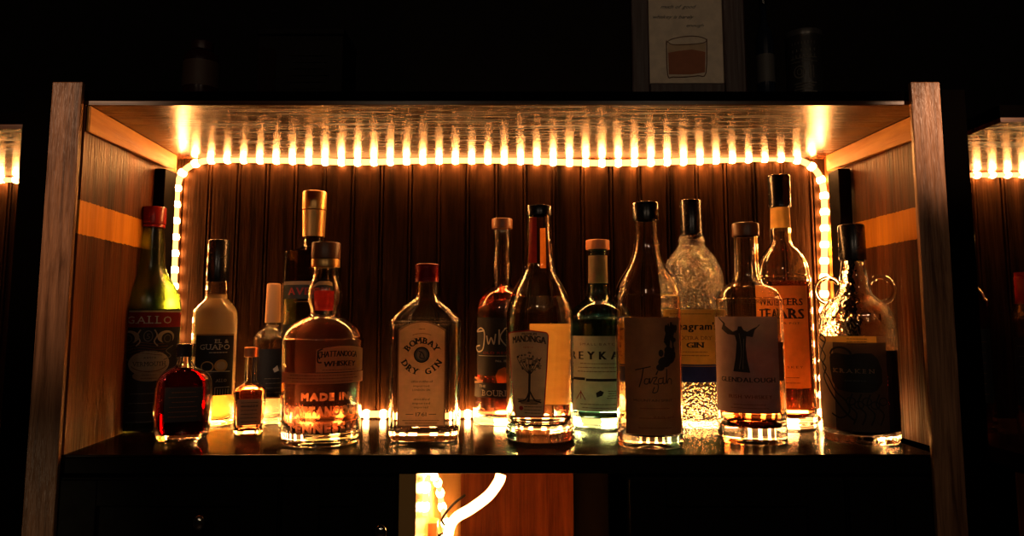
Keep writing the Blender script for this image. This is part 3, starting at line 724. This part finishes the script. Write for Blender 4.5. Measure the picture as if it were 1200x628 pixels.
# 2 small flask of dark red liqueur
b = Bottle('small dark red liqueur flask with black cap standing before the green bottle', 213, 517,
    [(414, 8.5), (419, 8.5), (424, 9), (429, 12), (433, 20), (439, 28.5), (448, 33), (465, 34.5), (495, 34), (508, 31.5), (514, 29.5), (517, 27)], M['g'], LQ['red'], 430, sect=(0.55, 3.0, 0), wall=.002, floor=.007)
b.cap(402.5, 418, 11.5, M['black_cap'], ridges=5)
A = b.art(); A.R(-22, 22, 452, 492, M['p_black']); A.lines(0, 458, 486, 6, 34, M['brownink'], 1, 3); A.done()

# 3 pale bottle with black label
b = Bottle('pale yellow bottle with black cap and black label between green bottle and miniature', 248, 500,
    [(326, 10), (332, 13.5), (348, 14), (352, 16.5), (358, 22), (364, 26), (371, 27.2), (390, 27.5), (485, 27.5), (496, 27), (500, 25.5)], M['g'], LQ['gold'], 345)
b.cap(281.5, 330, 13.2, M['black_cap'], hw2=13.8)
A = b.art(); A.R(-22, 21.5, 391, 461, M['p_black']); W = M['white']
A.L([(-21.5, 392), (21, 392)], .7, M['goldink'], 1, 1)
A.T('EL &', 8, 399, 16, 4.5, W, serif=True); A.T('GUAPO', 0, 405.5, 36, 6.5, W, serif=True); A.lines(4, 412, 412, 1, 26, W, 1)
A.D(8, 427, 8, 7.5, M['goldink'], 1); A.D(8, 427, 5.5, 5, M['p_cream'], 2); A.O(-8, 428, 7, 6, 1.2, M['goldink'], 1); A.L([(-14, 433), (18, 434)], .8, W, 1, 1)
A.T('GALLO' if False else 'ALLO', 9, 444, 13, 3.6, W, serif=True)
A.L([(2, 452), (18, 452)], .8, W, 1, 1); A.L([(2, 452), (2, 460)], .8, W, 1, 1)
for x in (5, 8, 11, 14, 17): A.L([(x, 454), (x, 460)], .6, W, 1, 1)
A.done()
A = b.art(); A.R(-20, 20, 464, 494, M['p_amber']); A.done('back_label', back=True)

# 4 small bottle with cork, behind
b = Bottle('small clear bottle with tan cork top and black label, behind the miniature', 315.5, 497,
    [(356, 6.5), (378, 7), (381, 9), (384, 14), (389, 19), (396, 21.5), (405, 22), (485, 22), (494, 21.5), (497, 20)], M['g'], LQ['clear'], 395)
b.cap(332, 378, 8.2, M['cork'], 'cork', hw2=9.2, top_r=.002)
A = b.art(); A.R(-18, 18, 408, 463, M['p_black']); A.shape([(2, 431), (7, 427), (9, 433), (4, 435)], M['white'], 1); A.lines(3, 442, 458, 4, 22, M['greyink'], 1, 5); A.done()
A = b.art(); A.R(-18, 18, 468, 492, M['p_cream']); A.lines(0, 476, 488, 3, 26, M['brownink'], 1, 6); A.done('back_label', back=True)

# 5 miniature
b = Bottle('miniature amber whiskey bottle with copper cap, the smallest on the shelf', 291, 511,
    [(416, 5.5), (420, 7), (443, 7.2), (447, 8), (450, 12), (455, 18), (460, 19.5), (466, 19), (495, 17.5), (503, 17.5), (508, 16.5), (511, 14.5)], M['g'], LQ['mini'], 450, sect=(0.85, 3.2, 0), wall=.0018, floor=.006)
b.cap(406.5, 418, 8.4, M['copper'], ridges=4)
A = b.art(); A.R(-14.5, 14.5, 466, 496, M['p_brown']); A.lines(0, 470, 492, 6, 24, M['ink'], 1, 8); A.T('RESERVE' if False else 'WHISKEY', 0, 474, 20, 3, M['ink']); A.done()

# 6 tall straight bottle behind the red amber one
b = Bottle('tall straight shouldered clear bottle with gold foil neck behind the embossed whiskey', 361, 503,
    [(268, 10), (280, 11), (287, 12), (291, 16), (294, 24), (297, 31), (302, 34), (310, 34.5), (480, 34.5), (498, 34), (503, 32)], M['g_dark'], LQ['clear'], 345)
b.cap(224.5, 246, 14.3, M['gold_foil'], 'cork_cap', top_r=.002); b.cap(246.4, 277.5, 14.0, M['gold_foil'], 'foil', hw2=13.2)
A = b.art(); A.R(-32, 32, 331, 335, M['p_tan']); A.R(-32, 32, 335, 351, M['p_black']); A.T('AVERNA', 0, 342, 60, 9, M['redink'], bold=.03); A.lines(0, 354, 354, 1, 40, M['brownink'], 1, 2)
A.R(-32, 32, 380, 470, M['p_black']); A.lines(-10, 392, 460, 8, 34, M['greyink'], 1, 4); A.done()

# 7 embossed whiskey
b = Bottle('broad red amber whiskey bottle with raised lettering and tan arched label', 376, 525,
    [(301, 13), (313, 14), (325, 15), (331, 17), (341, 20), (352, 20), (360, 17.5), (366, 16.5), (370, 19), (375, 29), (381, 38), (388, 44), (396, 47), (406, 48), (490, 47), (508, 46.5), (517, 45), (525, 39)], M['g'], LQ['whiskey'], 372, wall=.003, floor=.015)
b.cap(284.5, 303, 17, M['amberwood'], 'stopper'); b.cap(303.5, 313, 16.8, M['gold_foil'], 'foil_ring')
A = b.art(); s0, s1, zt, zb = A.u(-8, 418), A.u(45.5, 418), A.z(404), A.z(433); n = 16
A.fill([(s0, zb), (s1, zb)] + [(s1+(s0-s1)*i/n, zt - .0045*(2*i/n-1)**2) for i in range(n+1)], M['p_tan'], 0)
A.T('CHATTANOOGA', 18, 414, 50, 7, M['ink'], 1, shear=.1, arc=2, gap=.03, bold=.05, flare=.1); A.T('WHISKEY', 20, 424, 40, 6.5, M['ink'], 1, shear=.1, arc=1, bold=.05)
A.L([(-4, 418), (-6, 410), (-1, 407)], 1.6, M['ink'], 2); A.L([(-6, 411), (-6, 421), (-2, 422)], 1.6, M['ink'], 2)
A.lines(18, 430.5, 430.5, 1, 46, M['brownink'], 1, 3); A.D(40, 425, 4, 5, M['goldink'], 2)
A.R(-46.5, 46.5, 434, 446, M['p_tan']); A.lines(0, 436.5, 443.5, 3, 84, M['brownink'], 1, 9); A.done()
A = b.art(); G = M['g_frost']
A.T('MADE IN', 4, 461, 56, 8, G, 0, bold=.04, gap=.2); A.T('CHATTANOOGA', 0, 477, 100, 10, G, 0, bold=.04, gap=.2); A.T('TENNESSEE', 2, 496, 88, 10, G, 0, bold=.04, gap=.2)
A.done('raised_lettering', thick=.002)
A = b.art(); A.R(-12, 14, 340, 364, M['p_red'], 0); A.r = None; A.done('neck_label', back=True)

# 8 dry gin with faceted shoulders
b = Bottle('square clear dry gin bottle with faded pink arched label and red cap', 498, 519,
    [(325, 11), (333, 11.5), (345, 13), (350, 17), (356, 24), (363, 31), (370, 37), (377, 40.5), (386, 41), (480, 40.5), (500, 40.5), (510, 39.5), (519, 36)], M['g'], LQ['clear'], 380, sect=(0.80, 5.5, 0), wall=.0035, floor=.012, face=-5)
b.cap(309.5, 330, 14, M['red_foil'], ridges=6)
A = b.art(); s0, s1, n = A.u(-29), A.u(25), 16; cx = (s0+s1)/2; zb = A.z(495)
def arch(i0, zt, zl, zb): return [(s0+i0, zb), (s1-i0, zb)] + [(s1-i0+(s0-s1+2*i0)*i/n, zt-(zt-zl)*abs(2*i/n-1)**1.9) for i in range(n+1)]
A.fill(arch(0, A.z(376), A.z(386), zb), M['p_pink'], 0); q = arch(.0008, A.z(376.8), A.z(386.8), zb+.0008); A.stroke(q+[q[0]], .0011, M['brownink'], 1, 1)
u0 = cx/A.k(420); k = A.k(420)
A.ring(cx, A.z(394), 12*k, 4*k, .6*k, M['brownink'], 2, 30, 150); A.lines(u0, 385, 385, 1, 8, M['brownink'], 2)
A.arctext('BOMBAY', cx, A.z(418), 20*k, 90, 108, 7*k, M['ink'], 2); A.disc(cx, A.z(414), 9*k, 9*k, M['greyink'], 2); A.ring(cx, A.z(414), 8.3*k, 8.3*k, 1.3*k, M['ink'], 3); A.disc(cx, A.z(414), 5.5*k, 6*k, M['p_tan'], 3)
A.L([(u0-3, 410), (u0+1, 412), (u0+3, 418), (u0-2, 417), (u0-1, 412)], 1, M['ink'], 4)
A.arctext('DRY GIN', cx, A.z(411), 22.5*k, 270, 112, 7*k, M['ink'], 2, inward=True)
for y, w_ in ((444, 24), (449, 18), (453.5, 20), (464, 18), (468.5, 20), (473, 16)): A.T('distilled' if y in (444, 464) else 'LONDON GIN' if y == 453.5 else 'imported', u0, y, w_, 2.4, M['ink'], 2, shear=.2 if y in (444, 464) else 0)
A.T('1761', u0, 481, 12, 4.4, M['ink'], 2, serif=True); A.L([(u0-17, 481), (u0-9, 481)], .7, M['ink'], 2, 1); A.L([(u0+9, 481), (u0+17, 481)], .7, M['ink'], 2, 1)
A.lines(u0, 488, 491, 2, 42, M['brownink'], 2, 2); A.done()

# 9 bourbon with script lettering
b = Bottle('dark round shouldered bourbon bottle with white script lettering, behind, half hidden', 588, 499,
    [(266, 9), (276, 10.5), (290, 10.2), (303, 10.5), (310, 11.5), (322, 11.5), (330, 10.5), (335, 12), (339, 17), (346, 24.5), (356, 29.5), (368, 31.5), (385, 31.5), (430, 31), (450, 31.5), (470, 33), (490, 33.5), (499, 31.5)], M['g'], LQ['whiskey'], 352, wall=.003, floor=.009)
b.cap(256.5, 268, 12, M['amberwood'], 'stopper')
A = b.art(); W = M['white']; A.R(-28, 28, 344.5 if False else 372, 438, M['p_black'])
A.L([(-20, 387), (-28, 388), (-24, 384), (-20, 388), (-20, 400), (-22, 409), (-27, 411), (-29, 406), (-25, 404)], 1.6, W, 2); A.L([(-17, 393), (-15, 402), (-12, 395), (-9, 402), (-7, 391)], 1.6, W, 2)
A.L([(-3, 386), (-3, 402)], 1.8, W, 2, 1); A.L([(4, 384), (-2, 394), (5, 404), (9, 404)], 1.4, W, 2); A.T('elly', 17, 397, 20, 8, W, 2, shear=.1)
A.T('MILTON & CO' if False else 'OLD RESERVE', 0, 412, 46, 3, M['redink'], 2); A.L([(-26, 415.5), (26, 415.5)], .6, W, 2, 1); A.T('since 1886' if False else 'No. 1886', 2, 421, 18, 2.6, W, 2)
A.shape([(-5+0, 446), (-7, 438), (-4, 431), (3, 428), (9, 431), (12, 438), (12, 446)], M['orangeink'], 2)
A.R(-31, 31, 446, 463, M['p_black']); A.T('THE', -22, 450, 10, 3, W, 2); A.T('BOURBON', 0, 457.5, 48, 6.5, W, 2, serif=True); A.L([(-31, 441), (-22, 445), (-31, 447)], 2.5, M['p_tan'], 2, 1); A.done()

# 10 clear bottle with tapered label
b = Bottle('clear bottle with tapered grey tree label and red neck seal, in the middle front', 633, 520,
    [(251, 12), (258, 13.5), (275, 14), (300, 16), (315, 18), (325, 22), (335, 28), (347, 33.5), (360, 37.5), (375, 39.3), (395, 39.5), (480, 39.5), (492, 38.8), (500, 40.5), (508, 40.5), (515, 38), (520, 34)], M['g'], LQ['clear'], 348, wall=.0035, floor=.02)
b.cap(241.5, 253, 14.3, M['black_cap'])
A = b.art(); q = [(-35, 391), (-32.5, 389), (-10, 386.5), (7.5, 389), (9.5, 392), (7.5, 430), (4, 482.5), (-26.5, 484.5), (-27.5, 483), (-35, 391)]; A.L(q, 1.3, M['redink'], 2, 1)
A.shape([(-35, 391), (-32.5, 389), (-10, 386.5), (7.5, 389), (9.5, 392), (7.5, 430), (4, 482.5), (-26.5, 484.5), (-27.5, 483)], M['p_grey'], 1)
A.T('PREMIUM', -12, 390.5, 17, 2.8, M['ink'], 2, bold=.03); A.T('MANDINGA', -13.5, 398, 41, 7.5, M['ink'], 2, arc=2.5, bold=.06, flare=.1, gap=.06); A.T('spirit', -13, 405, 12, 2, M['redink'], 2)
rnd = random.Random(4); I = M['ink']
A.L([(-11, 425), (-11.5, 440), (-12, 458), (-13, 466)], 2.6, I, 2); A.L([(-12, 455), (-16, 464), (-24, 467)], 1.6, I, 2); A.L([(-11, 455), (-6, 464), (1, 467)], 1.6, I, 2)
for i in range(46):
    a = rnd.uniform(0, math.pi*2); q = rnd.uniform(.1, 1)**.6
    A.D(-12+math.cos(a)*15*q, 422-math.sin(a)*11*q, rnd.uniform(.8, 2), rnd.uniform(.6, 1.3), M['greyink'] if i % 3 else I, 2+i % 2)
for i in range(7): A.L([(-11, 436), (-12+(i-3)*3, 426), (-12+(i-3)*4.5, 417)], .8, I, 2)
for i in range(5): A.L([(-25+i, 464+i*1.2), (1-i, 464+i*1.2)], .8, I, 2, 1)
A.D(-21, 474, 2.8, 2.5, M['redink'], 2); A.lines(-8, 472, 479, 3, 20, I, 2, 6); A.done()
A = b.art(); A.R(-34, 6, 380, 476, M['p_amber']); A.L([(-33, 398), (5, 398)], 1, M['brownink'], 1, 1); A.lines(-14, 402, 470, 16, 36, M['brownink'], 1, 11); A.done('back_label', back=True)
A = PxArt(b, r=None); A.R(-12, -3, 256, 309, M['redink']); A.done('neck_seal')
A = PxArt(b, r=None); A.R(-9, -1, 266, 313, M['orangeink']); A.done('neck_seal', back=True)

# 11 pale teal vodka
b = Bottle('pale teal bottle with orange wooden cap and cream label, behind two front bottles', 703, 503,
    [(288, 9), (294, 11), (320, 11.3), (338, 12), (345, 13.5), (352, 18), (358, 26), (365, 32), (373, 34.5), (384, 35), (480, 35), (495, 34.5), (503, 32)], M['g_teal'], LQ['clear'], 370, wall=.003, floor=.014)
b.cap(281.5, 292.5, 14, M['orange_cap'])
A = b.art(); A.R(-33.5, 33.5, 393, 478, M['p_white']); I = M['ink']
A.T('SMALL BATCH', 0, 402, 46, 2.8, M['brownink'], 1, gap=.3); A.T('REYKA', -7, 414.5, 60, 9.5, I, 1, gap=.42, bold=.05); A.lines(0, 424, 433, 3, 52, M['brownink'], 1, 13)
A.R(-33.5, -16, 440, 443, I, 1); A.R(-15, 33.5, 441, 444, I, 1)
A.L([(-21, 455), (-21, 464)], 1, M['redink'], 1, 1); A.L([(-26, 465), (-21, 456), (-16, 465)], 1, M['redink'], 1, 1); A.shape([(-3, 462), (-4, 457), (1, 454), (5, 456), (3, 460)], I, 1)
A.lines(17, 455, 463, 4, 18, M['brownink'], 1, 3); A.lines(0, 470, 474, 2, 48, M['brownink'], 1, 5); A.done()
A = PxArt(b); A.R(-11, 11, 300, 332, M['p_tan']); A.done('neck_label')

# 12 tall pale amber bottle with brown label
b = Bottle('tall honey coloured bottle with black cap and brown script label, front', 762, 527,
    [(254, 12), (262, 13), (278, 13.5), (293, 15.5), (305, 19), (315, 24), (325, 30.5), (335, 35.5), (346, 38), (360, 38.7), (480, 38.7), (515, 38.5), (522, 37.5), (527, 35)], M['g'], LQ['honey'], 371, wall=.0028, floor=.014)
b.cap(237.5, 258.5, 15.3, M['black_cap'], ridges=0, top_r=.0025)
A = b.art(); A.R(-27, 36, 372, 504, M['p_brown']); I = M['ink']
A.L([(-15, 431), (2, 427)], 1.2, I, 1, 1); A.L([(-6, 429), (-8, 440), (-11, 450)], 1.3, I, 1)
A.L([(0, 441), (-4, 441), (-5, 446), (-1, 446), (1, 440), (1, 446), (4, 441)], 1.1, I, 1); A.L([(4, 440), (9, 439), (5, 446), (10, 447), (9, 455), (4, 456), (6, 450)], 1.1, I, 1)
A.L([(15, 440), (11, 441), (11, 446), (15, 445), (16, 439), (16, 446), (19, 444), (20, 430), (20, 446), (22, 441), (25, 442), (25, 447)], 1.1, I, 1)
rnd = random.Random(9)
A.L([(26, 378), (24, 392), (22, 408), (18, 420)], 3, I, 1); 
for i in range(26): A.D(26+rnd.uniform(-6, 7), 382+rnd.uniform(0, 34), rnd.uniform(1, 3.6), rnd.uniform(2, 5), I, 1+i % 3)
A.D(14, 412, 3, 4, I, 1); A.D(18, 422, 8, 6, I, 2); A.D(24, 415, 8, 9, I, 1); A.D(13, 428, 5, 4, I, 2); A.L([(10, 432), (8, 436)], 1.5, I, 1)
A.T('hand crafted gold rum' if False else 'MOUNTAIN SPIRIT', 5, 465, 46, 2.8, I, 1); A.T('750 ml', 16, 484, 26, 2.8, M['brownink'], 1); A.lines(6, 474, 496, 3, 40, M['brownink'], 1, 3); A.done()

# 13 pebbled gin bottle
b = Bottle('pebbled glass gin bottle with tall black cap and amber label, between two front bottles', 816, 503,
    [(272, 11), (277, 14), (282, 15.5), (286, 14.5), (292, 19), (300, 25.5), (310, 31.5), (322, 35.5), (333, 36), (343, 34.5), (352, 34), (365, 35), (440, 34), (480, 34), (497, 34), (503, 32)], M['g_peb'], LQ['clear'], 340, wall=.0035, floor=.010)
b.cap(235, 277, 12.6, M['black_cap'], ridges=0, hw2=13)
A = b.art(); A.R(-31, 31, 363, 425, M['p_amber']); I = M['ink']; A.lines(0, 368, 368, 1, 40, M['brownink'], 1, 2)
A.T("Seagram's", 2, 381.5, 54, 9, I, 1, bold=.04, serif=False, shear=.05); A.T('EXTRA DRY', 2, 395, 38, 4.2, M['brownink'], 1, serif=True); A.T('GIN', 1, 403, 19, 6.4, I, 1, serif=True, bold=.04)
A.lines(1, 411, 415, 2, 34, M['brownink'], 1, 4); A.R(-31, 31, 425, 445, M['blueink'], 0); A.L([(-29, 427), (29, 427)], .6, M['goldink'], 1, 1); A.done()

# 14 whiskey with robed figure
b = Bottle('whiskey bottle with mauve label showing a robed figure with raised arms, front right', 882, 522,
    [(272, 13), (279, 14), (300, 14), (318, 14.8), (328, 17), (333, 23), (338, 31), (344, 36.5), (352, 39.5), (362, 40.5), (480, 41), (508, 41), (516, 40), (522, 36.5)], M['g'], LQ['amber'], 395, wall=.003, floor=.02)
b.cap(261.5, 277, 16, M['amberwood'], 'stopper', top_r=.002)
A = b.art(); A.R(-39.5, 32.5, 371, 480, M['p_mauve']); A.R(32.5, 38, 400, 443, M['brownink'])
I = M['ink']
A.shape([(-22, 385), (-29, 379), (-34, 372), (-27, 378), (-31, 385), (-24, 391), (-16, 392), (-14, 400), (-16, 418), (-19, 433), (0, 434), (-3, 418), (-4, 404), (-3, 393), (4, 394), (7, 385), (10, 382), (5, 384), (-2, 388), (-6, 386), (-8, 382), (-12, 382), (-13, 386), (-18, 388)][::-1], I, 1)
A.L([(6, 386), (12, 380)], .9, I, 1, 1); A.L([(-34, 372), (-27, 380)], 1.6, I, 1, 1); A.L([(-11, 390), (-9, 410), (-12, 430)], .7, M['greyink'], 2); A.L([(-6, 396), (-8, 430)], .6, M['greyink'], 2)
A.T('GLENDALOUGH', -4, 442, 68, 6, I, 1, gap=.12, bold=.03); A.T('IRISH WHISKEY', -1, 461, 52, 4.5, M['brownink'], 1, gap=.15, bold=.02); A.lines(-2, 470, 474, 2, 44, M['brownink'], 1, 3); A.done()
A = b.art(); A.T('DISTILLERY', -4, 354, 50, 5, M['ink'], 0, gap=.2); A.done('shoulder_print')
A = b.art(); A.T('WHISKEY', 0, 491, 44, 4.5, M['g'], 0, gap=.2); A.done('raised_lettering', thick=.001)

# 15 tall bottle with amber label
b = Bottle('tall whiskey bottle with tan band below the cap and amber label, behind at right', 924, 503,
    [(238, 11), (268, 12), (280, 12), (287, 14), (294, 20), (302, 26), (312, 30), (325, 32), (340, 33), (480, 34.2), (497, 34), (503, 32)], M['g'], LQ['amber'], 330, wall=.0028, floor=.014)
b.cap(206, 243, 13.6, M['black_cap'], ridges=7, hw2=13.4); 
A = PxArt(b); A.R(-11.9, 11.9, 244, 268, M['p_amber']); A.done('neck_label')
A = b.art(); A.R(-31, 27, 336, 452, M['p_amber']); A.T('WRITERS', -3, 354, 52, 8.5, M['ink'], 1, serif=True, bold=.03); A.T('TEARS', -3, 367.5, 54, 12.5, M['ink'], 1, serif=True, bold=.05); A.T('COPPER POT', -2, 378.5, 40, 2.6, M['ink'], 1, gap=.2)
A.T('WHISKEY', 2, 428, 36, 2.8, M['brownink'], 1, gap=.3); A.lines(-2, 440, 446, 2, 40, M['brownink'], 1, 3); A.done()

# 16 black labelled rum with two ring handles
b = Bottle('squat jug shaped rum bottle with black cap and two glass ring handles, farthest right', 1010, 522,
    [(300, 12), (307, 14), (318, 15.5), (332, 18), (343, 20.5), (349, 26), (355, 34), (362, 40), (370, 43.8), (381, 45.8), (395, 46.5), (410, 46.5), (480, 47), (505, 46.5), (515, 44.5), (522, 40)], M['g_wavy'], LQ['dark'], 414, wall=.003, floor=.01)
b.cap(263.5, 305, 16, M['black_cap'], ridges=0, top_r=.002, hw2=16.4)
for s in (-1, 1):
    cx, cz, rr = s*31.5*b.k0, b.Z(340), 15*b.k0
    bm = bmesh.new(); n = 40; a0 = math.radians(-122 if s > 0 else 58+0)
    path = []
    for i in range(n+1):
        a = math.radians(-115 + 265*i/n) 
        path.append(Vector((s*(abs(cx)+rr*math.cos(a)), 0, cz+rr*1.12*math.sin(a))))
    tube_bm(bm, path, .0034, 12); bmesh.ops.recalc_face_normals(bm, faces=bm.faces)
    from_bm('ring_handle', bm, b.root, [M['g']], True)
A = b.art(); A.R(-45, 22, 393, 400, M['p_amber']); A.R(-45, -28, 400, 500, M['p_tan']); A.R(-28, 32, 400, 500, M['p_shaded']); A.R(22.5, 32, 393, 400, M['p_brown']); I = M['ink']  # single label paper; backlight painted as tan left strip, shade as dark rest
A.lines(0, 396, 402, 3, 28, I, 1, 3)
A.shape([(-32, 418), (-31, 414), (-25, 412), (-10, 414), (0, 412), (16, 412), (22, 418), (26, 430), (26, 445), (20, 453), (14, 456), (-10, 456), (-24, 454), (-30, 445), (-32, 430)][::-1], I, 1)
A.O(-20, 414, 13, 9, 2.6, I, 2, 10, 175); A.L([(-38, 400), (-43, 396), (-40, 392), (-36, 398), (-41, 410), (-43, 420), (-37, 430), (-40, 440), (-34, 455), (-24, 470), (-14, 482), (-6, 488)], 2.4, I, 1)
A.L([(-44, 404), (-37, 416), (-41, 428), (-34, 442), (-27, 456), (-16, 466), (-12, 478), (-22, 486), (-32, 482)], 2.0, I, 1)
for i in range(5): A.O(-10+i*9, 466+4*(i % 2), 5, 4.5, 1.3, I, 1)
for i in range(4): A.L([(-8+i*10, 458), (-12+i*10, 470), (-4+i*10, 480), (-8+i*10, 492)], 1.8, I, 1)
A.T('KRAKEN', -6, 432, 48, 5, M['p_tan'], 2, gap=.4, serif=True); A.T('BLACK SPICED RUM', -4, 443, 24, 2, M['greyink'], 2)
A.R(32.5, 45, 409, 500, M['p_black']); A.done()
A = b.art(); A.T('KRAKEN', 0, 373, 60, 10, M['g'], 0, gap=.15, bold=.05, arc=1.5); A.done('raised_lettering', thick=.0014)

# bottles in the right hand cabinet
b = Bottle('dark whiskey bottle with rounded shoulders in the right side cabinet', 1149, 508,
    [(290, 7), (325, 7.5), (336, 9), (343, 15), (352, 19), (365, 21), (495, 21), (503, 20.5), (508, 19)], M['g_dark'], LQ['whiskey'], 400)
b.cap(275, 305, 8.5, M['black_cap']); A = b.art(); A.R(-18, 18, 385, 470, M['p_black']); A.lines(0, 400, 460, 6, 26, M['brownink'], 1, 2); A.done()
b = Bottle('whiskey bottle with red seal cut off by the right edge', 1213, 511,
    [(320, 9), (335, 10), (350, 11), (360, 15), (370, 19), (385, 20.5), (495, 20.5), (506, 20), (511, 18)], M['g'], LQ['amber'], 400)
b.cap(324, 356, 12, M['red_cap'], 'red_seal'); A = b.art(); A.R(-17, 17, 395, 475, M['p_black']); A.lines(0, 405, 465, 6, 26, M['greyink'], 1, 2); A.done()
